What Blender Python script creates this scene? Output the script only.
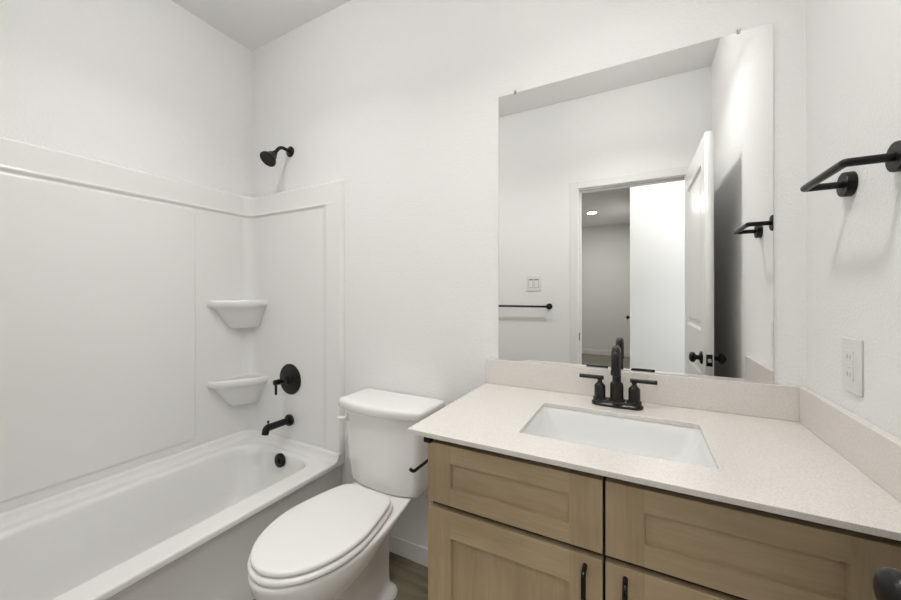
import bpy, bmesh, math, random
from mathutils import Matrix, Vector
random.seed(4)
PI = math.pi
for o in list(bpy.data.objects): bpy.data.objects.remove(o)
SC = bpy.context.scene
COL = SC.collection

# ------------------------------------------------------------------ room measures (metres)
YB = 1.385      # mirror wall
YF = -0.140     # wall with the door
XR = 0.426      # right wall
XL = -2.127     # left wall
ZC = 2.741      # ceiling
WT = 0.115      # wall thickness
CNT = 0.865     # counter top
TUB = 0.376     # tub rim
XT = -1.352     # tub outer face

# ------------------------------------------------------------------ camera
cam_d = bpy.data.cameras.new('camera')
cam = bpy.data.objects.new('camera', cam_d); COL.objects.link(cam)
cam.location = (0, 0, 1.23)
cam.rotation_euler = (PI/2, 0, 0.4851)
cam_d.sensor_width = 36
cam_d.lens = 36*356.757/901
cam_d.shift_y = -5.77/901
cam_d.clip_start = 0.02
SC.camera = cam

# ------------------------------------------------------------------ world, view
w = bpy.data.worlds.new('world'); SC.world = w; w.use_nodes = True
w.node_tree.nodes['Background'].inputs[0].default_value = (0.9, 0.95, 1, 1)
w.node_tree.nodes['Background'].inputs[1].default_value = 0.6
SC.view_settings.view_transform = 'Standard'
SC.view_settings.look = 'None'
SC.view_settings.gamma = 1
SC.view_settings.exposure = 0.04
SC.view_settings.use_curve_mapping = False

# ------------------------------------------------------------------ lamps (fixtures are built further down; the hall side fill has none)
def lamp(name, loc, r, watts, col=(1, .96, .90), rot=(0, 0, 0), shape='DISK', sy=None):
    l = bpy.data.lights.new(name, 'AREA'); l.shape = shape; l.size = r
    if sy: l.size_y = sy
    l.energy = watts; l.color = col
    o = bpy.data.objects.new(name, l); COL.objects.link(o); o.location = loc; o.rotation_euler = rot
    return o
BATH_LIGHTS = [(-1.30, 0.59, 3.9, 12.0), (-0.12, 0.59, 5.0, 14.5)]     # x, y, watts out of the flat bottom, glow of the frosted dome
for x, y, p, g in BATH_LIGHTS:
    lamp('lamp_downlight', (x, y, ZC-0.152), 0.12, p, (1, .99, .965)).data.spread = math.radians(134)
HALL_Z = 2.62
HALL_LIGHTS = [(-0.70, -3.72), (0.35, -0.75)]
lamp('lamp_recessed', (-0.70, -3.72, HALL_Z-0.012), 0.13, 17)
lamp('lamp_recessed', (0.35, -0.75, HALL_Z-0.012), 0.13, 10)  # unseen light, added to brighten the hall wall facing the doorway
lamp('lamp_hall_fill', (1.9, -0.75, 1.4), 0.9, 34, (0.95, 0.97, 1), (0, PI/2, 0), 'RECTANGLE', 1.5)  # added side fill that brightens the hall wall; no window stands there

# ================================================================== materials
def mat(name, col, rough=.5, metal=0, spec=.5, coat=0):
    m = bpy.data.materials.new(name); m.use_nodes = True
    b = m.node_tree.nodes['Principled BSDF']
    b.inputs['Base Color'].default_value = (*col, 1)
    b.inputs['Roughness'].default_value = rough
    b.inputs['Metallic'].default_value = metal
    b.inputs['Specular IOR Level'].default_value = spec
    b.inputs['Coat Weight'].default_value = coat
    return m
def nodes(m): return m.node_tree.nodes, m.node_tree.links, m.node_tree.nodes['Principled BSDF']
def add_bump(m, scale, dist, strength=1, detail=3):
    N, L, b = nodes(m)
    tc = N.new('ShaderNodeTexCoord'); n = N.new('ShaderNodeTexNoise'); bp = N.new('ShaderNodeBump')
    n.inputs['Scale'].default_value = scale; n.inputs['Detail'].default_value = detail
    bp.inputs['Distance'].default_value = dist; bp.inputs['Strength'].default_value = strength
    L.new(tc.outputs['Object'], n.inputs['Vector']); L.new(n.outputs['Fac'], bp.inputs['Height'])
    L.new(bp.outputs['Normal'], b.inputs['Normal'])
    return m
def vary(m, c1, c2, scale, lo=.4, hi=.6, detail=3, mscale=(1, 1, 1), dist=0):
    N, L, b = nodes(m)
    tc = N.new('ShaderNodeTexCoord'); mp = N.new('ShaderNodeMapping'); n = N.new('ShaderNodeTexNoise'); r = N.new('ShaderNodeValToRGB')
    mp.inputs['Scale'].default_value = mscale
    n.inputs['Scale'].default_value = scale; n.inputs['Detail'].default_value = detail; n.inputs['Distortion'].default_value = dist
    r.color_ramp.elements[0].position = lo; r.color_ramp.elements[0].color = (*c1, 1)
    r.color_ramp.elements[1].position = hi; r.color_ramp.elements[1].color = (*c2, 1)
    L.new(tc.outputs['Object'], mp.inputs['Vector']); L.new(mp.outputs['Vector'], n.inputs['Vector'])
    L.new(n.outputs['Fac'], r.inputs['Fac']); L.new(r.outputs['Color'], b.inputs['Base Color'])
    return r
WALL = add_bump(mat('wall_paint', (.90, .895, .885), .75, spec=.3), 150, .0019, 1.0, 2)
CEIL = add_bump(mat('ceiling_paint', (.91, .905, .895), .9, spec=.2), 130, .0012, .7, 2)
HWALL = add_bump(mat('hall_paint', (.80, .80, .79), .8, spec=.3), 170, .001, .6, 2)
TRIM = mat('trim_paint', (.84, .83, .81), .35)
DOORP = mat('door_paint', (.82, .82, .80), .28)
ACRYL = mat('white_acrylic', (.875, .87, .857), .22, spec=.5)
TUBM = mat('tub_acrylic', (.875, .87, .857), .14, spec=.5)
CERAM = mat('white_ceramic', (.92, .915, .90), .07, spec=.6)
SEATM = mat('seat_plastic', (.88, .87, .85), .2)
BASIN = mat('basin_ceramic', (.88, .88, .875), .06, spec=.6)
BLACK = mat('matte_black_metal', (.007, .0066, .006), .32, metal=0, spec=.32)
BRONZE = mat('dark_faucet_metal', (.026, .023, .020), .26, metal=.5, spec=.5)
GAPSHADE = mat('gap_shade', (.02, .017, .014), .8)  # shade in the gaps between cabinet fronts, given as a near-black colour
CHROME = mat('steel', (.6, .6, .58), .25, metal=1)
PLAST = mat('white_plastic', (.82, .81, .79), .35)
SLOT = mat('slot_grey', (.25, .25, .24), .6)
MIRR = mat('mirror_silver', (.93, .935, .93), 0.0, metal=1)
MEDGE = mat('mirror_edge', (.40, .41, .40), .2, spec=.6)
CLIPM = mat('clear_clip', (.8, .8, .8), .2)
CLIPM.node_tree.nodes['Principled BSDF'].inputs['Transmission Weight'].default_value = .6

QUARTZ = mat('quartz', (.8, .77, .73), .22, spec=.5)
def build_quartz(m):
    N, L, b = nodes(m)
    tc = N.new('ShaderNodeTexCoord')
    a = N.new('ShaderNodeTexNoise'); a.inputs['Scale'].default_value = 700; a.inputs['Detail'].default_value = 4
    c = N.new('ShaderNodeTexNoise'); c.inputs['Scale'].default_value = 330; c.inputs['Detail'].default_value = 5
    ra = N.new('ShaderNodeValToRGB'); rc = N.new('ShaderNodeValToRGB')
    ra.color_ramp.elements[0].position = .36; ra.color_ramp.elements[0].color = (.72, .67, .62, 1)
    ra.color_ramp.elements[1].position = .52; ra.color_ramp.elements[1].color = (.83, .80, .765, 1)
    rc.color_ramp.elements[0].position = .42; rc.color_ramp.elements[0].color = (.93, .92, .91, 1)
    rc.color_ramp.elements[1].position = .6; rc.color_ramp.elements[1].color = (1, 1, 1, 1)
    mx = N.new('ShaderNodeMix'); mx.data_type = 'RGBA'; mx.blend_type = 'MULTIPLY'; mx.inputs[0].default_value = 1
    L.new(tc.outputs['Object'], a.inputs['Vector']); L.new(tc.outputs['Object'], c.inputs['Vector'])
    L.new(a.outputs['Fac'], ra.inputs['Fac']); L.new(c.outputs['Fac'], rc.inputs['Fac'])
    L.new(ra.outputs['Color'], mx.inputs[6]); L.new(rc.outputs['Color'], mx.inputs[7]); L.new(mx.outputs[2], b.inputs['Base Color'])
build_quartz(QUARTZ)

def wood(name, mscale, c1, c2, c3, rough=.42):
    m = mat(name, c2, rough, spec=.4)
    N, L, b = nodes(m)
    tc = N.new('ShaderNodeTexCoord'); mp = N.new('ShaderNodeMapping'); mp.inputs['Scale'].default_value = mscale
    n1 = N.new('ShaderNodeTexNoise'); n1.inputs['Scale'].default_value = 1.0; n1.inputs['Detail'].default_value = 6; n1.inputs['Distortion'].default_value = .7
    mp2 = N.new('ShaderNodeMapping'); mp2.inputs['Scale'].default_value = tuple(4*a+3 for a in mscale)
    n2 = N.new('ShaderNodeTexNoise'); n2.inputs['Scale'].default_value = 1.6; n2.inputs['Detail'].default_value = 4
    n3 = N.new('ShaderNodeTexNoise'); n3.inputs['Scale'].default_value = 5; n3.inputs['Detail'].default_value = 2
    r = N.new('ShaderNodeValToRGB')
    r.color_ramp.elements[0].position = .30; r.color_ramp.elements[0].color = (*c1, 1)
    r.color_ramp.elements[1].position = .70; r.color_ramp.elements[1].color = (*c3, 1)
    e = r.color_ramp.elements.new(.5); e.color = (*c2, 1)
    r2 = N.new('ShaderNodeValToRGB')
    r2.color_ramp.elements[0].position = .3; r2.color_ramp.elements[0].color = (.92, .915, .91, 1)
    r2.color_ramp.elements[1].position = .62; r2.color_ramp.elements[1].color = (1, 1, 1, 1)
    r3 = N.new('ShaderNodeValToRGB')
    r3.color_ramp.elements[0].position = .3; r3.color_ramp.elements[0].color = (.82, .81, .80, 1)
    r3.color_ramp.elements[1].position = .7; r3.color_ramp.elements[1].color = (1.0, 1.0, 1.0, 1)
    mx = N.new('ShaderNodeMix'); mx.data_type = 'RGBA'; mx.blend_type = 'MULTIPLY'; mx.inputs[0].default_value = 1
    my = N.new('ShaderNodeMix'); my.data_type = 'RGBA'; my.blend_type = 'MULTIPLY'; my.inputs[0].default_value = 1
    L.new(tc.outputs['Object'], mp.inputs['Vector']); L.new(tc.outputs['Object'], mp2.inputs['Vector']); L.new(tc.outputs['Object'], n3.inputs['Vector'])
    L.new(mp.outputs['Vector'], n1.inputs['Vector']); L.new(mp2.outputs['Vector'], n2.inputs['Vector'])
    L.new(n1.outputs['Fac'], r.inputs['Fac']); L.new(n2.outputs['Fac'], r2.inputs['Fac']); L.new(n3.outputs['Fac'], r3.inputs['Fac'])
    L.new(r.outputs['Color'], mx.inputs[6]); L.new(r2.outputs['Color'], mx.inputs[7])
    L.new(mx.outputs[2], my.inputs[6]); L.new(r3.outputs['Color'], my.inputs[7]); L.new(my.outputs[2], b.inputs['Base Color'])
    return m
W1, W2, W3 = (.475, .366, .228), (.520, .404, .256), (.555, .436, .284)
WOODH = wood('maple_grain_across', (1.6, 26, 26), W1, W2, W3)
WOODV = wood('maple_grain_upright', (26, 26, 1.6), *[(a*.93, b*.915, c*.90) for a, b, c in (W1, W2, W3)])

def plank_floor(name, c1, c2, bw, rh, mortar, rot=0.0, off=(0, 0, 0)):
    m = mat(name, c1, .45)
    N, L, b = nodes(m)
    tc = N.new('ShaderNodeTexCoord'); mp = N.new('ShaderNodeMapping'); mp.inputs['Rotation'].default_value = (0, 0, rot)
    mp.inputs['Location'].default_value = off
    br = N.new('ShaderNodeTexBrick'); br.inputs['Scale'].default_value = 1
    br.inputs['Brick Width'].default_value = bw; br.inputs['Row Height'].default_value = rh; br.inputs['Mortar Size'].default_value = .002
    br.inputs['Color1'].default_value = (*c1, 1); br.inputs['Color2'].default_value = (*c2, 1); br.inputs['Mortar'].default_value = (*mortar, 1)
    n = N.new('ShaderNodeTexNoise'); n.inputs['Scale'].default_value = 1.5; n.inputs['Detail'].default_value = 6
    mp2 = N.new('ShaderNodeMapping'); mp2.inputs['Scale'].default_value = (2, 22, 1); mp2.inputs['Rotation'].default_value = (0, 0, rot)
    r = N.new('ShaderNodeValToRGB'); r.color_ramp.elements[0].position = .3; r.color_ramp.elements[0].color = (.6, .58, .55, 1)
    r.color_ramp.elements[1].position = .7; r.color_ramp.elements[1].color = (1.1, 1.1, 1.1, 1)
    mx = N.new('ShaderNodeMix'); mx.data_type = 'RGBA'; mx.blend_type = 'MULTIPLY'; mx.inputs[0].default_value = 1
    L.new(tc.outputs['Object'], mp.inputs['Vector']); L.new(mp.outputs['Vector'], br.inputs['Vector'])
    L.new(tc.outputs['Object'], mp2.inputs['Vector']); L.new(mp2.outputs['Vector'], n.inputs['Vector']); L.new(n.outputs['Fac'], r.inputs['Fac'])
    L.new(br.outputs['Color'], mx.inputs[6]); L.new(r.outputs['Color'], mx.inputs[7]); L.new(mx.outputs[2], b.inputs['Base Color'])
    return m
FLOORM = plank_floor('wood_look_tile', (.30, .25, .175), (.22, .185, .13), .9, .15, (.16, .135, .10), .0, (.1, .035, 0))
HFLOORM = plank_floor('hall_plank', (.30, .275, .21), (.24, .22, .17), 1.2, .18, (.12, .11, .09))

def emit(name, col, s):
    m = bpy.data.materials.new(name); m.use_nodes = True
    b = m.node_tree.nodes['Principled BSDF']
    b.inputs['Base Color'].default_value = (.9, .9, .9, 1)
    b.inputs['Emission Color'].default_value = (*col, 1); b.inputs['Emission Strength'].default_value = s
    return m
LENS = emit('lamp_lens', (1, .96, .9), 6)

# ================================================================== mesh helpers
def thing(name, label, cat, loc=(0, 0, 0), group=None, kind=None):
    o = bpy.data.objects.new(name, None); COL.objects.link(o); o.location = loc; o.empty_display_size = .05
    tag(o, label, cat, group, kind)
    return o
def tag(o, label=None, cat=None, group=None, kind=None):
    if label: o['label'] = label
    if cat: o['category'] = cat
    if group: o['group'] = group
    if kind: o['kind'] = kind
    return o
def obj(name, bm, m, parent=None, smooth=False, bevel=0, seg=2, label=None, recalc=True, sharp=40):
    """one mesh object; bm holds world coordinates, the object's own origin stays at the world origin or under its parent"""
    if recalc: bmesh.ops.recalc_face_normals(bm, faces=bm.faces)
    me = bpy.data.meshes.new(name); bm.to_mesh(me); bm.free()
    o = bpy.data.objects.new(name, me); COL.objects.link(o)
    for q in (m if isinstance(m, (list, tuple)) else [m]): me.materials.append(q)
    if parent:
        o.parent = parent
        if parent.type == 'EMPTY': o.matrix_parent_inverse = Matrix.Translation(-parent.location)
    if bevel:
        b = o.modifiers.new('bevel', 'BEVEL'); b.width = bevel; b.segments = seg; b.limit_method = 'ANGLE'; b.angle_limit = math.radians(35)
        b.harden_normals = False
    if smooth or bevel:
        for p in me.polygons: p.use_smooth = True
        me.set_sharp_from_angle(angle=math.radians(sharp))
    if label: o['label'] = label
    return o
def struct(name, bm, m, label, cat, **k):
    o = obj(name, bm, m, **k); return tag(o, label, cat, kind='structure')
def box(bm, x0, x1, y0, y1, z0, z1, mi=0):
    vs = [bm.verts.new(c) for c in ((x0, y0, z0), (x1, y0, z0), (x1, y1, z0), (x0, y1, z0), (x0, y0, z1), (x1, y0, z1), (x1, y1, z1), (x0, y1, z1))]
    for f in ((0, 3, 2, 1), (4, 5, 6, 7), (0, 1, 5, 4), (1, 2, 6, 5), (2, 3, 7, 6), (3, 0, 4, 7)):
        bm.faces.new([vs[i] for i in f]).material_index = mi
    return bm
def mkbox(*a): return box(bmesh.new(), *a)
def loft(bm, rings, closed=True, cap0=True, cap1=True, mi=0):
    R = [[bm.verts.new(p) for p in r] for r in rings]
    n = len(R[0])
    for a, b in zip(R, R[1:]):
        for i in range(n if closed else n-1):
            j = (i+1) % n
            bm.faces.new((a[i], a[j], b[j], b[i])).material_index = mi
    if cap0: bm.faces.new(R[0][::-1]).material_index = mi
    if cap1: bm.faces.new(R[-1]).material_index = mi
    return R
def rrect(x0, x1, y0, y1, r, n=6, z=None):
    """rounded rectangle, r one radius or four (lower-left, lower-right, upper-right, upper-left)"""
    if not isinstance(r, (tuple, list)): r = (r,)*4
    pts = []
    for (cx, cy, q, rr) in ((x0, y0, 2, r[0]), (x1, y0, 3, r[1]), (x1, y1, 0, r[2]), (x0, y1, 1, r[3])):
        ox = cx + (rr if q in (1, 2) else -rr); oy = cy + (rr if q in (2, 3) else -rr)
        for k in range(n+1):
            a = q*PI/2 + k/n*PI/2
            p = (ox+rr*math.cos(a), oy+rr*math.sin(a))
            pts.append(p if z is None else (*p, z))
    return pts
def frame_of(d):
    d = Vector(d).normalized()
    u = d.orthogonal().normalized(); return d, u, d.cross(u)
def lathe(bm, p, d, prof, n=32, cap0=True, cap1=True, mi=0):
    """prof: (distance along d, radius)"""
    d, u, v = frame_of(d); p = Vector(p)
    rings = []
    for t, r in prof:
        rings.append([p + d*t + (u*math.cos(2*PI*k/n) + v*math.sin(2*PI*k/n))*max(r, 1e-4) for k in range(n)])
    loft(bm, rings, True, cap0, cap1, mi)
    return bm
def tube(bm, pts, r, n=16, mi=0):
    """round bar along a path of points; r one radius or one per point"""
    pts = [Vector(p) for p in pts]
    if not isinstance(r, (list, tuple)): r = [r]*len(pts)
    d0 = (pts[1]-pts[0]).normalized(); u = d0.orthogonal().normalized()
    rings = []
    for i, p in enumerate(pts):
        if i == 0: d = pts[1]-pts[0]
        elif i == len(pts)-1: d = pts[-1]-pts[-2]
        else: d = (pts[i+1]-p).normalized() + (p-pts[i-1]).normalized()
        d.normalize(); u = (u - d*u.dot(d)).normalized(); v = d.cross(u)
        rings.append([p+(u*math.cos(2*PI*k/n)+v*math.sin(2*PI*k/n))*r[i] for k in range(n)])
    loft(bm, rings, mi=mi)
    return bm
def arc(c, a0, a1, r, e1, e2, n=10):
    c, e1, e2 = Vector(c), Vector(e1), Vector(e2)
    return [c + (e1*math.cos(a0+(a1-a0)*k/n) + e2*math.sin(a0+(a1-a0)*k/n))*r for k in range(n+1)]
def round_path(pts, r, n=6):
    pts = [Vector(p) for p in pts]; out = [pts[0]]
    for a, b, c in zip(pts, pts[1:], pts[2:]):
        u, v = (a-b).normalized(), (c-b).normalized()
        p0, p1 = b+u*r, b+v*r
        for k in range(n+1):
            t = k/n; out.append(p0*(1-t)**2 + b*2*t*(1-t) + p1*t*t)
    out.append(pts[-1]); return out
def slab(outer, holes, z0, z1):
    """flat plate with holes, in XY, as a bmesh"""
    c = bpy.data.curves.new('slab', 'CURVE'); c.dimensions = '2D'; c.fill_mode = 'BOTH'; c.extrude = (z1-z0)/2
    for ring in [outer]+holes:
        s = c.splines.new('POLY'); s.points.add(len(ring)-1); s.use_cyclic_u = True
        for q, p in zip(s.points, ring): q.co = (p[0], p[1], 0, 1)
    o = bpy.data.objects.new('slab', c); COL.objects.link(o)
    me = bpy.data.meshes.new_from_object(o.evaluated_get(bpy.context.evaluated_depsgraph_get()))
    bpy.data.objects.remove(o); bpy.data.curves.remove(c)
    bm = bmesh.new(); bm.from_mesh(me); bpy.data.meshes.remove(me)
    bmesh.ops.remove_doubles(bm, verts=bm.verts, dist=1e-5)
    bmesh.ops.translate(bm, verts=bm.verts, vec=(0, 0, (z0+z1)/2))
    return bm
def sstep(a, b, x):
    t = min(1, max(0, (x-a)/(b-a))); return t*t*(3-2*t)

# ================================================================== structure
struct('floor', mkbox(XL-WT, XR+WT, YF-WT, YB+WT, -.1, 0), FLOORM, 'dark wood-look plank tile floor of the bathroom', 'floor')
struct('ceiling', mkbox(XL-WT, XR+WT, YF-WT, YB+WT, ZC, ZC+.1), CEIL, 'white bathroom ceiling', 'ceiling')
struct('wall_back', mkbox(XL-WT, XR+WT, YB, YB+WT, 0, ZC), WALL, 'white textured wall carrying the mirror and shower head', 'wall')
struct('wall_right', mkbox(XR, XR+WT, YF-WT, YB, 0, ZC), WALL, 'white textured wall beside the vanity with black towel bar', 'wall')
struct('wall_left', mkbox(XL-WT, XL, YF-WT, YB, 0, ZC), WALL, 'white wall above the long side of the bathtub', 'wall')
DX0, DX1, DZ = -.4085, .330, 2.036      # door opening between the jambs
bm = bmesh.new()
box(bm, XL, DX0-.018, YF-WT, YF, 0, ZC)
box(bm, DX1+.018, XR, YF-WT, YF, 0, ZC)
box(bm, DX0-.018, DX1+.018, YF-WT, YF, DZ+.018, ZC)
struct('wall_front', bm, WALL, 'white wall with the open doorway, seen in the mirror', 'wall')

# door frame: jambs, stop and casings
bm = bmesh.new()
box(bm, DX0-.018, DX0, YF-WT-.002, YF+.002, 0, DZ)
box(bm, DX1, DX1+.018, YF-WT-.002, YF+.002, 0, DZ)
box(bm, DX0-.018, DX1+.018, YF-WT-.002, YF+.002, DZ, DZ+.018)
box(bm, DX0, DX0+.011, YF-.075, YF-.040, 0, DZ)
box(bm, DX1-.011, DX1, YF-.075, YF-.040, 0, DZ)
box(bm, DX0+.011, DX1-.011, YF-.075, YF-.040, DZ-.011, DZ)
def casing(bm, ya, yb):
    CW = .057
    box(bm, DX0-.005-CW, DX0-.005, ya, yb, 0, DZ+.005+CW)
    box(bm, DX1+.005, DX1+.005+CW, ya, yb, 0, DZ+.005+CW)
    box(bm, DX0-.005, DX1+.005, ya, yb, DZ+.005, DZ+.005+CW)
casing(bm, YF, YF+.014); casing(bm, YF-WT-.014, YF-WT)
dfr = struct('trim_1', bm, TRIM, 'white door frame and casing around the doorway', 'door frame', bevel=.003)
bm = bmesh.new(); box(bm, DX0-.001, DX0+.0025, YF-.036, YF-.004, .872, .930)
obj('strike_plate', bm, BLACK, dfr, bevel=.001, label='black metal strike plate')

# baseboards
def baseboard(name, x0, x1, y0, y1, label):
    struct(name, mkbox(x0, x1, y0, y1, 0, .083), TRIM, label, 'baseboard', bevel=.004)
baseboard('baseboard_back', XT+.004, -.496, YB-.014, YB, 'white baseboard behind the toilet')
baseboard('baseboard_front', XT+.004, DX0-.062, YF, YF+.014, 'white baseboard beside the doorway')
baseboard('baseboard_right', XR-.014, XR, YF+.014, .80, 'white baseboard behind the open door')

# ------------------------------------------------------------------ hall behind the doorway (seen in the mirror)
HY = -5.08
HB = YF-WT
struct('floor_hall', mkbox(-2.6, 2.1, HY-.1, HB, -.1, 0), HFLOORM, 'pale wood plank floor of the room beyond the doorway', 'floor')
struct('ceiling_hall', mkbox(-2.6, 2.1, HY-.1, HB, HALL_Z, HALL_Z+.1), CEIL, 'grey-lit ceiling of the room beyond the doorway', 'ceiling')
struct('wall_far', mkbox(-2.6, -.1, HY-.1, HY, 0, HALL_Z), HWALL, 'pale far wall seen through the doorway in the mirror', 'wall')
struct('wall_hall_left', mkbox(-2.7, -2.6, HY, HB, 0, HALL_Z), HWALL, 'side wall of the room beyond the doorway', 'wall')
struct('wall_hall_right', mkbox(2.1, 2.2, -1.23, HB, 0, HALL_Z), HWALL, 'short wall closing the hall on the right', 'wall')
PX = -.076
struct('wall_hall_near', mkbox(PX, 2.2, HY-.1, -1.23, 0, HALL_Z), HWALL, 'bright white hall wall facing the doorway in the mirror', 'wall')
bm = bmesh.new(); box(bm, -2.6, PX-.012, HY, HY+.014, 0, .09)
struct('baseboard_far', bm, TRIM, 'white baseboard of the far wall beyond the doorway', 'baseboard', bevel=.003)

def door_knob(parent, p, d, black=BLACK, name='door_knob', key=False, label=None):
    bm = bmesh.new()
    lathe(bm, p, d, [(0, .0325), (.004, .033), (.008, .029), (.011, .019), (.013, .0135), (.019, .0115), (.025, .013), (.029, .019),
                     (.032, .0240), (.038, .0265), (.044, .0260), (.050, .0222), (.054, .015), (.0555, .006)], 40)
    return obj(name, bm, black, parent, smooth=True, sharp=60, label=label)

# door of a cupboard in the side of that wall: only its knob shows past the corner
d2 = thing('door_2', 'white hall door whose black knob peeks past the wall corner', 'door', (PX, -2.5, 0), kind='structure')
obj('leaf', mkbox(PX-.012, PX, -3.15, -2.42, .01, 2.03), DOORP, d2, bevel=.002)
door_knob(d2, (PX-.012, -2.50, .925), (-1, 0, 0), label='small black knob')

# ------------------------------------------------------------------ bathroom door, open into the room along the right wall
DT = .036
dX0, dX1 = .286, .322
dY0, dY1 = -.112, .640
d1 = thing('door_1', 'white panelled bathroom door standing open beside the right wall', 'door', (dX1, dY0, 0), kind='structure')
def door_leaf():
    holes = []
    spec = ((.215, .86), (1.04, 1.90))
    W = dY1-dY0
    for a, b in spec: holes.append(rrect(.115, W-.115, a, b, .002, 1))
    bm = slab([(0, .008), (W, .008), (W, 2.022), (0, 2.022)], holes, 0, DT)
    for a, b in spec:
        for side in (0, 1):
            rings = []
            for off, dep in ((0, 0), (.006, .004), (.014, .009), (.030, .009), (.050, .004), (.056, .004)):
                z = dep if side == 0 else DT-dep
                rings.append([(x, y, z) for x, y in rrect(.115+off, W-.115-off, a+off, b-off, .002, 1)])
            loft(bm, rings, cap0=False, cap1=True)
    # local (u, v, w) -> world (Y, Z, X)
    for v in bm.verts:
        u, h, t = v.co; v.co = (dX0+t, dY0+u, h)
    bmesh.ops.remove_doubles(bm, verts=bm.verts, dist=1e-5)
    return bm
obj('leaf', door_leaf(), DOORP, d1)
KY, KZ = .556, .908
door_knob(d1, (dX0, KY, KZ), (-1, 0, 0), label='round black knob on the room side')
bm = bmesh.new()
lathe(bm, (dX1, KY, KZ), (1, 0, 0), [(0, .0325), (.004, .033), (.008, .029), (.011, .019), (.014, .0135), (.022, .0115), (.029, .013), (.034, .019), (.038, .0245), (.044, .027), (.050, .0265), (.056, .0225), (.060, .015), (.0615, .006), (.0615, .004), (.065, .004), (.066, .002)], 40)
obj('door_knob', bm, BLACK, d1, smooth=True, sharp=60, label='round black knob on the wall side with lock button')
bm = bmesh.new(); box(bm, dX0+.005, dX1-.005, dY1-.002, dY1+.0015, KZ-.029, KZ+.029)
lp = obj('latch_plate', bm, BLACK, d1, bevel=.001, label='black latch plate on the door edge')
bm = bmesh.new(); box(bm, dX0+.011, dX1-.011, dY1+.001, dY1+.011, KZ-.009, KZ+.009)
obj('latch_bolt', bm, CHROME, lp, bevel=.002, label='steel latch bolt')
d1.location.x -= .010; d1.rotation_euler = (0, 0, -.0135)
for z in (.25, 1.05, 1.80):
    bm = bmesh.new(); tube(bm, [(dX1+.002, dY0-.004, z-.045), (dX1+.002, dY0-.004, z+.045)], .0055, 12)
    obj('hinge', bm, BLACK, d1, smooth=True, label='black hinge barrel')

# ================================================================== bathtub
tub = thing('bathtub', 'long white alcove bathtub below the moulded surround', 'bathtub', (XT-.38, (YF+YB)/2, 0))
TX0, TX1, TY0, TY1 = XL+.003, XT, YF+.003, YB-.003
def tub_mesh():
    bm = bmesh.new(); n = 12
    R = []
    def ring(x0, x1, y0, y1, r, z): R.append(rrect(x0, x1, y0, y1, r, n, z))
    ring(TX0, TX1-.020, TY0, TY1, .001, 0.0)
    ring(TX0, TX1-.020, TY0, TY1, .001, .060)
    ring(TX0, TX1-.024, TY0, TY1, .001, .070)
    ring(TX0, TX1-.020, TY0, TY1, .001, .335)
    ring(TX0, TX1-.012, TY0, TY1, .001, .348)
    ring(TX0, TX1-.001, TY0, TY1, .001, .353)
    ring(TX0, TX1, TY0, TY1, .001, .370)
    ring(TX0, TX1-.0018, TY0, TY1, .002, .3745)
    ring(TX0, TX1-.006, TY0, TY1, .003, TUB)
    ring(TX0, TX1-.016, TY0, TY1, .003, TUB)
    ix0, ix1, iy0, iy1 = -2.016, -1.450, -.030, 1.300
    rr = (.13, .10, .10, .16)
    def inner(o, z, k=1.0, ob=None):
        ob = o if ob is None else ob
        ring(ix0+o, ix1-o, iy0+ob*1.6, iy1-ob, tuple(q*k for q in rr), z)
    inner(-.008, TUB); inner(0, TUB)
    inner(.006, TUB-.0015); inner(.013, TUB-.007); inner(.018, TUB-.016); inner(.022, TUB-.05, 1.0, .021)
    inner(.040, .24, 1.0, .032); inner(.054, .15, 1.0, .052); inner(.066, .105, .95, .085)
    inner(.085, .080, .9, .11); inner(.115, .066, .8, .14); inner(.16, .060, .6, .18); inner(.24, .058, .4, .26)
    loft(bm, R)
    # raised nailing lip along the three walls, coved into the rim
    prof = [(0, TUB-.02), (0, .412), (.037, .412), (.040, .410), (.042, .402), (.046, .389), (.054, .380), (.068, TUB+.0004)]
    prof = [(a, b) for a, b in prof]
    def path(off):
        r = .05
        P = [(TX1-.002, TY0+off), (TX0+off, TY0+off), (TX0+off, TY1-off), (TX1-.002, TY1-off)]
        P[0] = (TX1+.0015, P[0][1]); P[3] = (TX1+.0015, P[3][1]); out = [Vector((*P[0], 0))]
        out += [q for q in round_path([Vector((*p, 0)) for p in P], r+.0001+max(0, .068-off)*.6, 8)[1:-1]] + [Vector((*P[3], 0))]
        return out
    rings = [[(q.x, q.y, z) for q in path(o)] for o, z in prof]
    L = loft(bm, rings, closed=False, cap0=False, cap1=False)
    for k in (0, -1):
        a, b = L[-1][k].co, L[0][k].co
        bm.faces.new([r[k] for r in L] + [bm.verts.new((a.x, a.y, TUB-.02))])
    return bm
obj('basin', tub_mesh(), TUBM, tub, smooth=True, sharp=50)
bm = bmesh.new()
oc = Vector((-1.708, 1.272, .336)); od = Vector((0, -1, .07)).normalized()
lathe(bm, oc, od, [(-.006, .036), (.004, .037), (.009, .035), (.012, .030), (.013, .014), (.021, .014), (.023, .012), (.023, .002)], 36)
obj('overflow_cover', bm, BLACK, tub, smooth=True, sharp=35, label='round black overflow cover')
bm = bmesh.new()
lathe(bm, (-1.741, 1.02, .056), (0, 0, 1), [(0, .035), (.004, .035), (.007, .031), (.007, .018), (.015, .018), (.016, .002)], 32)
obj('drain', bm, BLACK, tub, smooth=True, sharp=35, label='black tub drain')

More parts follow.
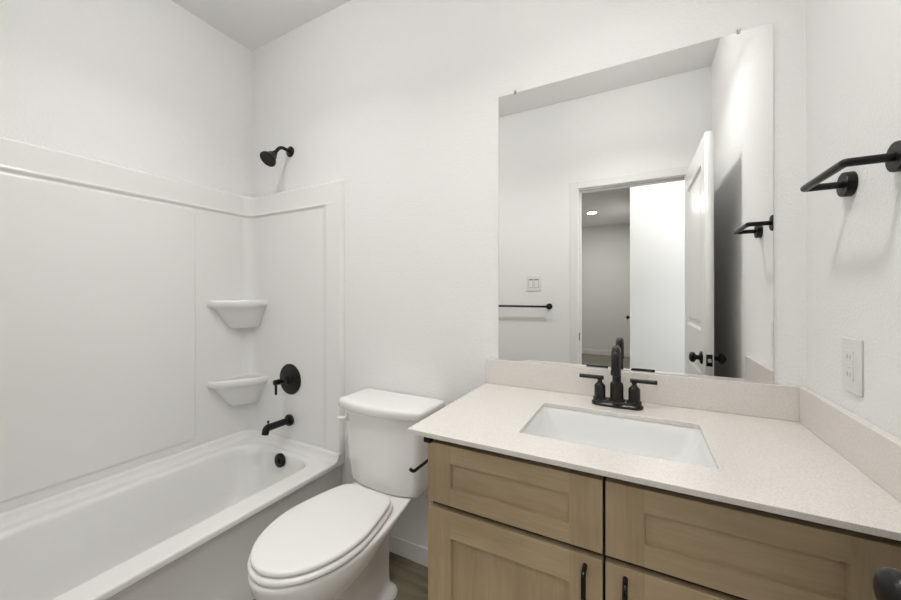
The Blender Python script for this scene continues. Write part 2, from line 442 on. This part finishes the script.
# ================================================================== surround
ST = 1.822   # top
def surround_mesh():
    # path along the walls: from the front wall's outer edge, round the left wall, to the back wall's outer edge
    XE = -1.3495
    rc = .085; base = .020
    A = XE-(XL); Lw = YB-YF
    feat_s = set(); S = []
    tot = A+Lw+A
    def pos(s):
        # inner surface position and normal for arc-length along the wall lines, with rounded corners
        c1, c2 = A, A+Lw
        def corner(c, s, p, d1_, d2_):
            # p corner point; blend
            t = (s-(c-rc))/(2*rc)
            a = t*PI/2
            cx = p + (-d1_ + d2_)*rc
            return cx + (d1_*math.sin(a) - d2_*math.cos(a))*rc, (d2_*math.cos(a)-d1_*math.sin(a))
        if s < c1-rc: return Vector((XE-s, YF)), Vector((0, 1))
        if s <= c1+rc: return corner(c1, s, Vector((XL, YF)), Vector((-1, 0)), Vector((0, 1)))
        if s < c2-rc: return Vector((XL, YF+(s-A))), Vector((1, 0))
        if s <= c2+rc: return corner(c2, s, Vector((XL, YB)), Vector((0, 1)), Vector((1, 0)))
        return Vector((XL+(s-c2), YB)), Vector((0, -1))
    def dense(c, w=.012, n=6): return [c+w*(k/n-.5)*2 for k in range(n*2+1) for _ in (0,) if abs(k/n-.5)*2*w <= w+1e-9]
    ev = lambda a, b, n: [a+(b-a)*k/n for k in range(n+1)]
    pil = .140            # width of the outer pilaster
    lip_end = .104
    pan0, pan1 = A+.330, A+Lw-.330
    ss = ev(0, tot, 60)
    for c in (pil-.018, tot-pil+.018): ss += ev(c-.03, c+.03, 16)
    for c in (lip_end, tot-lip_end): ss += ev(c-.010, c+.010, 8)
    for c in (pan0, pan1): ss += ev(c-.012, c+.012, 14)
    for c in (A, A+Lw): ss += ev(c-rc, c+rc, 14)
    for c in (0.0, tot): ss += [0.004, 0.009, .014, .02] if c == 0 else [tot-.004, tot-.009, tot-.014, tot-.02]
    zz = ev(.4128, ST, 40) + ev(1.682, 1.712, 14) + ev(ST-.016, ST, 6) + ev(.44, .475, 8) + ev(1.645, 1.68, 6)
    def uniq(a):
        a = sorted(a); o = [a[0]]
        for q in a[1:]:
            if q-o[-1] > 8e-4: o.append(q)
        return o
    ss = uniq([min(max(q, 0), tot) for q in ss]); zz = uniq(zz)
    def rbox(s, z, s0, s1, z0, z1, r):
        # signed distance to rounded rectangle
        cx, cz, hx, hz = (s0+s1)/2, (z0+z1)/2, (s1-s0)/2-r, (z1-z0)/2-r
        dx, dz = abs(s-cx)-hx, abs(z-cz)-hz
        return math.hypot(max(dx, 0), max(dz, 0)) + min(max(dx, dz), 0) - r
    def thick(s, z):
        e = min(s, tot-s)
        t = base
        band = sstep(1.690, 1.701, z)
        col = 1-sstep(lip_end-.006, pil+.006, e)                       # outer pilaster, ramped
        t += .008*max(band, col)
        t += .003*math.exp(-((z-1.705)/.005)**2)*sstep(lip_end-.03, lip_end+.01, e)
        d = rbox(s, z, pan0, pan1, .452, 1.684, .02)
        t += .006*(1-sstep(-.005, .003, d))
        # rounded edges
        t -= .012*(1-sstep(0, .012, ST-z))**2
        t -= .016*(1-sstep(0, .012, e))**2
        return max(t, .004)
    bm = bmesh.new()
    G = []
    for z in zz:
        row = []
        for s in ss:
            p, n = pos(s); q = p+n*thick(s, z); row.append(bm.verts.new((q.x, q.y, z)))
        G.append(row)
    for a, b in zip(G, G[1:]):
        for i in range(len(ss)-1): bm.faces.new((a[i], a[i+1], b[i+1], b[i]))
    # back skin on the wall
    bk = lambda s, z: ((lambda pn: bm.verts.new(((pn[0]+pn[1]*.0015).x, (pn[0]+pn[1]*.0015).y, z)))(pos(s)))
    T = [bk(s, ST) for s in ss]; B = [bk(s, zz[0]) for s in ss]
    for i in range(len(ss)-1):
        bm.faces.new((G[-1][i], G[-1][i+1], T[i+1], T[i])); bm.faces.new((G[0][i+1], G[0][i], B[i], B[i+1]))
        bm.faces.new((T[i], T[i+1], B[i+1], B[i]))
    for k in (0, -1):
        col = [r[k] for r in G]
        bm.faces.new(col+[T[k], B[k]])
    return bm
sur = thing('tub_surround', 'white moulded acrylic wall surround above the bathtub', 'shower surround', (XL+.02, .62, .414))
obj('wall_panel', surround_mesh(), ACRYL, sur, smooth=True, sharp=55)
def corner_shelf(zt):
    # outline runs from the left wall to the back wall; (x, y) relative to the corner, y positive towards the room
    cx, cy = XL+.012, YB-.012
    def outline(a, b, k):
        # blunt ends at both walls, a nearly straight front between; k scales the end thickness
        P = [Vector((0, -a, 0)), Vector((.046*k, -a, 0)), Vector((b, -.075*k, 0)), Vector((b, 0, 0))]
        Q = round_path(P, .028*k, 8)
        return [(cx+q.x, cy+q.y) for q in Q] + [(cx, cy)]
    L = []
    for z, a, b, k in ((zt-.165, .135, .085, .6), (zt-.155, .145, .095, .62), (zt-.110, .180, .118, .7), (zt-.056, .222, .143, .85), (zt-.048, .232, .150, .92),
                    (zt-.040, .250, .165, 1), (zt-.028, .257, .171, 1), (zt-.012, .257, .171, 1), (zt-.004, .254, .168, 1), (zt, .247, .161, .96),
                    (zt-.001, .240, .154, .93), (zt-.005, .234, .148, .9)):
        L.append([(x, y, z) for x, y in outline(a, b, k)])
    bm = bmesh.new(); loft(bm, L); return bm
obj('corner_shelf', corner_shelf(1.198), ACRYL, sur, smooth=True, sharp=50, label='upper white moulded corner shelf')
obj('corner_shelf', corner_shelf(.748), ACRYL, sur, smooth=True, sharp=50, label='lower white moulded corner shelf')

# ================================================================== shower fittings
PY = YB-.0205       # face of the surround on the back wall
BX = -1.743
sh = thing('wall_shower', 'small black bell-shaped shower head high on the wall', 'shower head', (-1.768, YB, 2.047))
bm = bmesh.new(); lathe(bm, (-1.768, YB-.0005, 2.047), (0, -1, 0), [(0, .030), (.004, .031), (.008, .028), (.012, .016), (.013, .011)], 32)
obj('flange', bm, BLACK, sh, smooth=True, sharp=40)
bm = bmesh.new()
ap = round_path([(-1.768, YB-.008, 2.047), (-1.768, YB-.066, 2.055), (-1.768, YB-.106, 2.000)], .028, 8)
tube(bm, ap, .0095, 16); obj('shower_arm', bm, BLACK, sh, smooth=True, sharp=60)
bm = bmesh.new()
hd = (ap[-1]-ap[-2]).normalized(); hd = Vector((0, -.66, -.75)).normalized()
lathe(bm, Vector(ap[-1])-hd*.012, hd, [(0, .012), (.004, .015), (.010, .0155), (.014, .013), (.018, .019), (.024, .024), (.034, .027), (.044, .030), (.052, .037), (.058, .0425), (.070, .0445), (.074, .0425), (.075, .038), (.073, .036), (.073, .002)], 36)
obj('spray_head', bm, BLACK, sh, smooth=True, sharp=35)

va = thing('shower_valve', 'round black shower valve plate with a small lever', 'shower valve', (BX, PY, .750))
bm = bmesh.new(); lathe(bm, (BX, PY-.0005, .750), (0, -1, 0), [(0, .086), (.003, .087), (.007, .084), (.010, .072), (.011, .04), (.012, .028), (.016, .026), (.030, .024), (.031, .02)], 48)
obj('escutcheon', bm, BLACK, va, smooth=True, sharp=30)
bm = bmesh.new(); lathe(bm, (BX, PY-.028, .750), (0, -1, 0), [(0, .018), (.012, .018), (.014, .015), (.020, .011), (.038, .011), (.044, .015), (.072, .0155), (.074, .013), (.074, .002)], 28)
tube(bm, [(BX, PY-.092, .760), (BX, PY-.092, .684)], .0065, 14)
obj('lever', bm, BLACK, va, smooth=True, sharp=40)

sp = thing('tub_spout', 'black tubular bath spout with a diverter pin', 'tub spout', (BX, PY, .518))
bm = bmesh.new(); lathe(bm, (BX, PY-.0005, .520), (0, -1, 0), [(0, .030), (.004, .032), (.014, .032), (.018, .029), (.018, .02)], 32)
obj('flange', bm, BLACK, sp, smooth=True, sharp=35)
bm = bmesh.new()
pth = round_path([(BX, PY-.016, .520), (BX, PY-.148, .520), (BX, PY-.156, .488)], .012, 8)
tube(bm, pth, [.0185]*(len(pth)-1)+[.0175], 20)
obj('spout', bm, BLACK, sp, smooth=True, sharp=50)
bm = bmesh.new(); lathe(bm, (BX, PY-.138, .535), (0, 0, 1), [(0, .0035), (.012, .0035), (.013, .006), (.020, .006), (.022, .004), (.022, .001)], 16)
obj('diverter_pin', bm, BLACK, sp, smooth=True, sharp=40)

# ================================================================== toilet
TXC = -.968
toi = thing('toilet', 'white two-piece toilet with closed lid between tub and vanity', 'toilet', (TXC, 1.05, 0))
def egg(yf, yb, W, Wb, z, ym=.42, n=22, rb=.25, pw=2.0):
    """closed outline, symmetric about TXC: elliptic nose at yf, widest at ym of the length, narrowing to half-width Wb at yb"""
    Lg = yb-yf; yc = yf+Lg*ym
    side = []
    for k in range(n+1):
        a = k/n*PI/2
        side.append((W*math.sin(a)**(2/pw), yc-(yc-yf)*math.cos(a)**(2/pw)))
    m = 10; r = rb*Wb; Lb = yb-yc; tc = 1-r/Lb
    wf = lambda t: W+(Wb-W)*t**1.5
    for k in range(1, m+1):
        t = tc*k/m; side.append((wf(t), yc+Lb*t))
    P0 = Vector(side[-1]); C = Vector((wf(tc)+(wf(tc)-wf(tc-.02))/.02*(1-tc), yb)); P1 = Vector((C.x-r, yb))
    for k in range(1, 9):
        t = k/8; q = P0*(1-t)**2+C*2*t*(1-t)+P1*t*t; side.append((q.x, q.y))
    right = [(TXC+a, b, z) for a, b in side]
    left = [(TXC-a, b, z) for a, b in side[::-1] if a > 1e-6]
    return right+left
def toilet_bowl():
    R = []
    def T(yf, yb, W, Wb, z, tilt=0, ym=.45, rb=.3):
        R.append([(x, y, zz+tilt*sstep(.70, 1.25, y)) for x, y, zz in egg(yf, yb, W, Wb, z, ym, rb=rb)])
    T(.850, 1.215, .108, .094, 0.0, rb=.5)
    T(.848, 1.217, .110, .096, .012, rb=.5)
    T(.853, 1.212, .105, .091, .024, rb=.5)
    T(.870, 1.200, .092, .076, .036, rb=.4)
    T(.880, 1.190, .084, .066, .050, rb=.4)
    T(.882, 1.188, .081, .062, .09, rb=.3)
    T(.872, 1.188, .081, .062, .15, rb=.3)
    T(.850, 1.190, .084, .064, .19, .04, rb=.3)
    T(.800, 1.200, .100, .080, .215, .09, rb=.3)
    T(.745, 1.235, .134, .104, .240, .112, rb=.28)
    T(.700, 1.265, .158, .117, .270, .100, rb=.24)
    T(.666, 1.288, .172, .124, .310, .068, rb=.22)
    T(.648, 1.298, .179, .127, .350, .034, rb=.2)
    T(.641, 1.300, .182, .128, .378, .012, rb=.2)
    T(.640, 1.300, .182, .128, .391, .002, rb=.2)
    T(.643, 1.298, .179, .126, .396, rb=.2)
    T(.652, 1.290, .171, .119, .398, rb=.2)
    bm = bmesh.new(); loft(bm, R); return bm
obj('bowl', toilet_bowl(), CERAM, toi, smooth=True, sharp=60)
def seat_ring():
    bm = bmesh.new()
    def rg(o, z): return egg(.642+o, 1.142-o, .180-o, .127-o, z, .50, rb=.45)
    loft(bm, [rg(.008, .3985), rg(.002, .401), rg(0, .407), rg(.001, .414), rg(.006, .4185), rg(.02, .420)])
    return bm
obj('seat', seat_ring(), SEATM, toi, smooth=True, sharp=60)
def lid_mesh():
    bm = bmesh.new()
    def rg(o, z): return egg(.650+o, 1.134-o*.7, .173-o, .120-o, z, .50, rb=.45)
    loft(bm, [rg(.012, .4202), rg(.006, .4225), rg(.001, .4245), rg(0, .429), rg(.001, .4345), rg(.004, .4375), rg(.010, .4395), rg(.03, .4408), rg(.08, .4415)])
    return bm
obj('lid', lid_mesh(), SEATM, toi, smooth=True, sharp=60)
for sx in (-1, 1):
    bm = bmesh.new(); loft(bm, [rrect(TXC+sx*.072-.020, TXC+sx*.072+.020, 1.128, 1.150, r, 4, z) for z, r in ((.3975, .006), (.414, .006), (.420, .008), (.422, .009))])
    obj('hinge_cap', bm, SEATM, toi, smooth=True, sharp=50)
    bm = bmesh.new(); lathe(bm, (TXC+sx*.096, 1.08, .014), (0, 0, 1), [(-.004, .011), (.010, .011), (.018, .008), (.020, .003)], 16)
    obj('bolt_cap', bm, CERAM, toi, smooth=True)
def tank_ring(hw, yb, yf, bulge, z, rf=.035, n=16):
    """tank outline: flat back at yb, bowed front at yf with rounded corners"""
    P = []
    # from back right to front right corner, bowed front, to back left
    rk = .022
    for k in range(5):
        a = PI/2-k/4*PI/2
        P.append((TXC+hw-rk+rk*math.cos(a), yb-rk+rk*math.sin(a)))
    for k in range(7):
        a = k/6*PI/2
        P.append((TXC+hw-rf+rf*math.cos(a), yf+rf-rf*math.sin(a)))
    for k in range(1, n):
        t = k/n; x = (hw-rf)*(1-2*t)
        P.append((TXC+x, yf-bulge*(1-(x/(hw-rf))**2)))
    for k in range(7):
        a = PI/2-k/6*PI/2
        P.append((TXC-hw+rf-rf*math.cos(a), yf+rf-rf*math.sin(a)))
    for k in range(5):
        a = k/4*PI/2
        P.append((TXC-hw+rk-rk*math.cos(a), yb-rk+rk*math.sin(a)))
    return [(x, y, z) for x, y in P]
TBk = YB-.018
bm = bmesh.new()
loft(bm, [tank_ring(.168, TBk-.008, 1.216, .022, .3985), tank_ring(.176, TBk-.002, 1.206, .024, .402), tank_ring(.180, TBk, 1.201, .024, .410), tank_ring(.183, TBk, 1.198, .024, .44),
          tank_ring(.198, TBk, 1.187, .026, .60), tank_ring(.207, TBk, 1.180, .027, .728)])
obj('tank', bm, CERAM, toi, smooth=True, sharp=60)
bm = bmesh.new()
loft(bm, [tank_ring(.207, TBk, 1.180, .027, .7285), tank_ring(.220, TBk+.004, 1.168, .028, .730), tank_ring(.224, TBk+.006, 1.164, .029, .735), tank_ring(.2245, TBk+.006, 1.163, .029, .756),
          tank_ring(.223, TBk+.005, 1.165, .029, .763), tank_ring(.217, TBk, 1.171, .028, .7685), tank_ring(.20, TBk-.015, 1.190, .026, .771)])
obj('tank_lid', bm, CERAM, toi, smooth=True, sharp=60)
bm = bmesh.new()
lathe(bm, (TXC-.168, 1.186, .688), (0, -1, 0), [(0, .017), (.010, .017), (.014, .013), (.015, .003)], 20)
tube(bm, [(TXC-.164, 1.168, .688), (TXC-.185, 1.158, .688), (TXC-.203, 1.156, .687)], [.0085, .0090, .0055], 12)
obj('flush_lever', bm, SEATM, toi, smooth=True, sharp=60)
bm = bmesh.new(); tube(bm, round_path([(TXC-.13, 1.30, .41), (TXC-.13, 1.30, .30), (TXC-.17, YB-.03, .20), (TXC-.17, YB-.002, .20)], .04, 6), .005, 10)
obj('supply_hose', bm, CHROME, toi, smooth=True, label='steel water supply hose')

# ================================================================== vanity
VX0, VX1, VF = -.503, .381, .824     # door face span and plane
van = thing('vanity_cabinet', 'brown stained wood vanity cabinet with shaker fronts and black pulls', 'vanity', (-.04, 1.10, 0))
bm = bmesh.new()
box(bm, VX0+.003, VX0+.021, VF+.020, YB-.003, .105, .851)
box(bm, XR-.020, XR-.002, VF+.020, YB-.003, .105, .851)
box(bm, VX0+.021, XR-.020, YB-.015, YB-.003, .105, .851)
box(bm, VX0+.021, XR-.020, VF+.020, YB-.015, .105, .123)
box(bm, VX0+.02, XR-.002, VF+.085, YB-.003, 0, .105)
car = obj('carcass', bm, WOODV, van, bevel=.001)
bm = bmesh.new(); box(bm, VX0+.004, XR-.004, VF+.0185, VF+.0215, .108, .850); obj('gap_shade_sheet', bm, GAPSHADE, van, label='near-black sheet painted as shade behind the door and drawer fronts')  # flat sheet whose near-black colour paints the shade in the gaps
bm = bmesh.new(); box(bm, VX1+.004, XR-.002, VF+.004, VF+.020, .105, .832); obj('filler_strip', bm, WOODV, van, bevel=.001)
def shaker(name, x0, x1, z0, z1, stile, rail, parent):
    """five-piece front: upright stiles, rails across, flat recessed panel with its own bevelled edge"""
    bm = bmesh.new(); yf, yb = VF, VF+.018
    box(bm, x0, x0+stile, yf, yb, z0, z1, 0); box(bm, x1-stile, x1, yf, yb, z0, z1, 0)
    box(bm, x0+stile, x1-stile, yf, yb, z1-rail, z1, 1); box(bm, x0+stile, x1-stile, yf, yb, z0, z0+rail, 1)
    a = rrect(x0+stile, x1-stile, z0+rail, z1-rail, .0001, 1)
    b = rrect(x0+stile+.0015, x1-stile-.0015, z0+rail+.0015, z1-rail-.0015, .0001, 1)
    horiz = (x1-x0) > (z1-z0)
    loft(bm, [[(x, yf+.0005, z) for x, z in a], [(x, yf+.010, z) for x, z in b]], cap0=False, cap1=True, mi=1 if horiz else 0)
    return obj(name, bm, [WOODV, WOODH], parent, bevel=.0008, seg=1)
XM = -.065; G = .003
# upper false drawer fronts and lower doors
shaker('drawer_front', VX0, XM-G, .676, .833, .069, .046, van)
shaker('drawer_front', XM+G, VX1, .676, .833, .073, .046, van)
dl = shaker('door', VX0, XM-G, .112, .661, .069, .069, van)
dr = shaker('door', XM+G, VX1, .112, .661, .073, .069, van)
def pull(x, zt, parent):
    L = .150; y = VF-.028
    bm = bmesh.new()
    pts = round_path([(x, VF-.0005, zt-.006), (x, y, zt-.006), (x, y, zt-L+.006), (x, VF-.0005, zt-L+.006)], .005, 4)
    tube(bm, pts, .0052, 12)
    obj('handle', bm, BLACK, parent, smooth=True, sharp=60, label='slim black bar pull')
pull(-.103, .646, dl); pull(-.024, .646, dr)

# small black stop under the counter at the cabinet's corner
bm = bmesh.new(); box(bm, VX0-.013, VX0+.010, VF-.004, VF+.012, .829, .8515)
obj('corner_stop', bm, BLACK, van, bevel=.003, label='small black stop under the counter corner')

# ------------------------------------------------------------------ toilet paper holder on the side of the cabinet
ph = thing('toilet_paper_holder', 'empty black toilet paper arm on the side of the vanity', 'toilet paper holder', (VX0, 1.0, .735))
bm = bmesh.new(); lathe(bm, (VX0+.0028, .985, .731), (-1, 0, 0), [(0, .024), (.006, .024), (.008, .022), (.008, .01)], 28)
obj('mount', bm, BLACK, ph, smooth=True, sharp=35)
bm = bmesh.new()
tube(bm, round_path([(VX0-.004, .985, .731), (-.560, .985, .731), (-.560, .838, .731), (-.567, .832, .740)], .008, 5), .0046, 12)
obj('arm', bm, BLACK, ph, smooth=True, sharp=60)

# ================================================================== countertop, splashes, sink
CX0, CF = -.556, .803
SX0, SX1, SY0, SY1 = -.281, .150, .917, 1.212
ct = thing('countertop', 'speckled off-white quartz vanity countertop with sink cut-out', 'countertop', (-.06, 1.09, CNT-.014))
bm = slab([(CX0, CF), (XR-.001, CF), (XR-.001, YB-.001), (CX0, YB-.001)], [rrect(SX0, SX1, SY0, SY1, .012, 5)], CNT-.013, CNT)
obj('slab', bm, QUARTZ, ct, bevel=.0012)
bm = bmesh.new(); box(bm, CX0, XR-.001, YB-.0205, YB-.001, CNT+.0002, .965); obj('backsplash', bm, QUARTZ, ct, bevel=.0015)
bm = bmesh.new(); box(bm, XR-.0205, XR-.001, CF, YB-.0207, CNT+.0002, .965); obj('side_splash', bm, QUARTZ, ct, bevel=.0015)

sk = thing('sink', 'white rectangular undermount sink set below the countertop', 'sink', (-.065, 1.065, CNT-.15))
def sink_mesh():
    R = []
    def rg(ox, oyf, oyb, r, z): R.append(rrect(SX0+ox, SX1-ox, SY0+oyf, SY1-oyb, r, 8, z))
    t = CNT-.0135
    rg(-.020, -.018, -.018, .02, t-.012)
    rg(-.020, -.018, -.018, .02, t)
    rg(-.003, -.003, -.003, .018, t)
    rg(-.001, -.001, -.001, .020, t-.004)
    rg(.004, .002, .002, .028, t-.030)
    rg(.018, .008, .008, .036, t-.070)
    rg(.040, .014, .014, .045, t-.105)
    rg(.058, .024, .024, .050, t-.122)
    rg(.085, .045, .045, .050, t-.131)
    rg(.130, .085, .085, .045, t-.1345)
    rg(.190, .130, .130, .012, t-.136)
    # outside
    O = []
    def ro(ox, oy, r, z): O.append(rrect(SX0+ox, SX1-ox, SY0+oy, SY1-oy, r, 8, z))
    ro(-.020, -.018, .02, t-.012); ro(-.008, -.010, .02, t-.02); ro(.008, -.002, .04, t-.08); ro(.045, .02, .06, t-.140); ro(.12, .08, .05, t-.148)
    bm = bmesh.new(); loft(bm, R, cap0=False); loft(bm, O, cap0=False)
    bmesh.ops.remove_doubles(bm, verts=bm.verts, dist=1e-5)
    return bm
obj('bowl', sink_mesh(), BASIN, sk, smooth=True, sharp=50)
bm = bmesh.new(); lathe(bm, (-.065, 1.065, CNT-.150), (0, 0, 1), [(0, .028), (.004, .028), (.006, .024), (.006, .016), (.011, .015), (.012, .002)], 28)
obj('drain', bm, BLACK, sk, smooth=True, sharp=35, label='black pop-up drain')

# ================================================================== faucet
FX, FY = -.063, 1.285
fa = thing('faucet', 'dark two-handle faucet with arched spout behind the sink', 'faucet', (FX, FY, CNT))
def stadium(hw, hd, z, n=12):
    P = []
    for k in range(n+1):
        a = -PI/2+k/n*PI; P.append((FX+hw-hd+hd*math.cos(a), FY+hd*math.sin(a), z))
    for k in range(n+1):
        a = PI/2+k/n*PI; P.append((FX-hw+hd+hd*math.cos(a), FY+hd*math.sin(a), z))
    return P
bm = bmesh.new()
z = CNT
loft(bm, [stadium(.076, .026, z+.0003), stadium(.077, .027, z+.003), stadium(.077, .027, z+.008), stadium(.074, .024, z+.011), stadium(.072, .0225, z+.013), stadium(.072, .0225, z+.017), stadium(.069, .020, z+.020)])
obj('base_plate', bm, BRONZE, fa, smooth=True, sharp=40)
bm = bmesh.new()
lathe(bm, (FX, FY, z+.019), (0, 0, 1), [(0, .024), (.004, .024), (.006, .0205), (.050, .0200), (.056, .0185), (.060, .0145), (.061, .0130)], 32)
rr = .034; zc = z+.155
up = [(FX, FY, z+.075), (FX, FY, zc)]
sp_path = [Vector(p) for p in up[:1]] + arc((FX, FY-rr, zc), 0, PI, rr, (0, 1, 0), (0, 0, 1), 18) + [Vector((FX, FY-2*rr, zc-.030))]
tube(bm, sp_path, .0132, 20)
lathe(bm, (FX, FY-2*rr, zc-.028), (0, 0, -1), [(0, .0142), (.012, .0142), (.014, .013), (.014, .002)], 24)
obj('spout', bm, BRONZE, fa, smooth=True, sharp=45)
for s in (-1, 1):
    hx = FX+s*.051
    bm = bmesh.new()
    lathe(bm, (hx, FY, z+.019), (0, 0, 1), [(0, .0215), (.004, .0215), (.006, .0175), (.042, .0172), (.046, .015), (.053, .008), (.058, .007), (.064, .009)], 28)
    tube(bm, [(hx-s*.012, FY, z+.088), (hx+s*.064, FY, z+.088)], .0068, 16)
    obj('handle', bm, BRONZE, fa, smooth=True, sharp=40)
bm = bmesh.new(); tube(bm, [(FX, FY+.020, z+.018), (FX, FY+.020, z+.055)], .0025, 10); 
lathe(bm, (FX, FY+.020, z+.053), (0, 0, 1), [(0, .005), (.008, .005), (.009, .001)], 12)
obj('lift_rod', bm, BRONZE, fa, smooth=True, sharp=40)

# ================================================================== mirror
MX0, MX1, MZ0, MZ1 = -.505, .353, .9665, 2.033
mi = thing('mirror', 'large frameless rectangular mirror standing on the backsplash', 'mirror', (-.076, YB, MZ0))
bm = bmesh.new(); box(bm, MX0, MX1, YB-.0065, YB-.0005, MZ0, MZ1, 1)
bm.faces.ensure_lookup_table()
for f in bm.faces:
    f.normal_update()
    if f.calc_center_median().y < YB-.006: f.material_index = 0
obj('mirror_pane', bm, [MIRR, MEDGE], mi)
for x in (-.436, .271):
    bm = bmesh.new(); box(bm, x-.0045, x+.0045, YB-.0095, YB-.0005, MZ1-.005, MZ1+.010)
    c = obj('mirror_clip', bm, CLIPM, mi, bevel=.002, label='small clear plastic mirror clip')
    bm = bmesh.new(); lathe(bm, (x, YB-.009, MZ1+.0055), (0, -1, 0), [(0, .0028), (.002, .0026), (.0025, .001)], 12)
    obj('screw', bm, CHROME, c, smooth=True)

# ================================================================== towel bars
tb = thing('towel_bar', 'short black hand towel bar on the wall above the outlet', 'towel bar', (XR, 1.06, 1.479))
for y in (1.134, .947):
    bm = bmesh.new(); lathe(bm, (XR-.0005, y, 1.479), (-1, 0, 0), [(0, .0275), (.014, .0275), (.016, .0265), (.016, .008)], 36)
    obj('mount', bm, BLACK, tb, smooth=True, sharp=35)
bm = bmesh.new(); xb = XR-.080
tube(bm, round_path([(XR-.010, 1.134, 1.479), (xb, 1.134, 1.479), (xb, .947, 1.479), (XR-.010, .947, 1.479)], .004, 4), .0080, 16)
obj('bar', bm, BLACK, tb, smooth=True, sharp=60)

tb2 = thing('towel_bar', 'long black towel bar beside the doorway, seen in the mirror', 'towel bar', (-.94, YF, 1.132))
for x in (-.632, -1.250):
    bm = bmesh.new(); lathe(bm, (x, YF+.0005, 1.132), (0, 1, 0), [(0, .024), (.008, .024), (.010, .022), (.010, .011), (.060, .011), (.062, .009), (.062, .002)], 28)
    obj('mount', bm, BLACK, tb2, smooth=True, sharp=35)
bm = bmesh.new(); tube(bm, [(-1.255, YF+.050, 1.132), (-.627, YF+.050, 1.132)], .0082, 14)
obj('bar', bm, BLACK, tb2, smooth=True, sharp=60)

# ================================================================== wall plates
ol = thing('electrical_outlet', 'white electrical outlet on the right wall over the side splash', 'outlet', (XR, 1.126, 1.07))
def plate_right(y0, y1, z0, z1, t0, t1, m, name, bev, parent, label=None):
    bm = bmesh.new(); box(bm, XR-t1, XR-t0, y0, y1, z0, z1); return obj(name, bm, m, parent, bevel=bev, label=label)
plate_right(1.087, 1.165, 1.009, 1.131, .0003, .006, PLAST, 'plate', .002, ol)
rc_ = plate_right(1.109, 1.143, 1.036, 1.104, .005, .0085, PLAST, 'receptacle', .0012, ol)
for zc_ in (1.0505, 1.0895):
    plate_right(1.1185, 1.1200, zc_-.005, zc_+.005, .007, .0088, SLOT, 'slot', 0, rc_, 'dark socket slot')
    plate_right(1.1315, 1.1330, zc_-.005, zc_+.005, .007, .0088, SLOT, 'slot', 0, rc_, 'dark socket slot')
plate_right(1.117, 1.135, 1.0655, 1.0695, .007, .0098, PLAST, 'button', .0006, rc_)
plate_right(1.117, 1.135, 1.0715, 1.0755, .007, .0098, PLAST, 'button', .0006, rc_)

sw = thing('light_switch', 'white double rocker light switch by the doorway, seen in mirror', 'light switch', (-.757, YF, 1.318))
bm = bmesh.new(); box(bm, -.815, -.699, YF+.0003, YF+.006, 1.257, 1.380); obj('plate', bm, PLAST, sw, bevel=.002)
for x in (-.780, -.734):
    bm = bmesh.new(); box(bm, x-.0165, x+.0165, YF+.005, YF+.0085, 1.285, 1.352)
    for v in bm.verts:
        if v.co.z > 1.3 and v.co.y > YF+.008: v.co.y -= .0025
    obj('rocker', bm, PLAST, sw, bevel=.001)
    obj('rocker_gap_shade', mkbox(x-.0185, x+.0185, YF+.0055, YF+.0063, 1.283, 1.354), SLOT, sw, label='thin grey sheet painted as shade around the rocker')  # solid grey sheet, painted as the shade in the rocker's groove

# ================================================================== ceiling lights
def ceiling_light(x, y, zc, label, group=None):
    t = thing('ceiling_light', label, 'ceiling light', (x, y, zc), group)
    bm = bmesh.new(); lathe(bm, (x, y, zc-.0005), (0, 0, -1), [(0, .095), (.004, .095), (.008, .088), (.008, .080), (.003, .078)], 40, cap1=False)
    obj('trim_ring', bm, TRIM, t, smooth=True, sharp=40)
    bm = bmesh.new(); lathe(bm, (x, y, zc-.001), (0, 0, -1), [(0, .078), (.004, .078), (.0045, .01)], 40)
    obj('lens', bm, LENS, t, smooth=True, sharp=40, label='glowing white lens')
def dome_light(x, y, p, strength, label):
    t = thing('dome_light', label, 'ceiling light', (x, y, ZC)); r = .10
    bm = bmesh.new(); lathe(bm, (x, y, ZC-.0005), (0, 0, -1), [(0, r+.012), (.014, r+.012), (.020, r+.006), (.020, r-.01)], 40)
    obj('canopy', bm, TRIM, t, smooth=True, sharp=40)
    bm = bmesh.new(); lathe(bm, (x, y, ZC-.018), (0, 0, -1), [(0, r*.9), (.03, r), (.09, r), (.115, r*.93), (.126, r*.78), (.130, r*.62), (.130, .01)], 32)
    obj('frosted_dome', bm, emit('dome_glass', (1, .99, .965), strength), t, smooth=True, sharp=60)
dome_light(*BATH_LIGHTS[0], 'glowing frosted drum light on the tub side of the bathroom ceiling')
dome_light(*BATH_LIGHTS[1], 'glowing frosted drum light on the vanity side of the bathroom ceiling')
ceiling_light(*HALL_LIGHTS[0], HALL_Z, 'recessed round ceiling light glowing in the dim far room')
ceiling_light(*HALL_LIGHTS[1], HALL_Z, 'recessed round ceiling light added outside the doorway to brighten the hall wall')
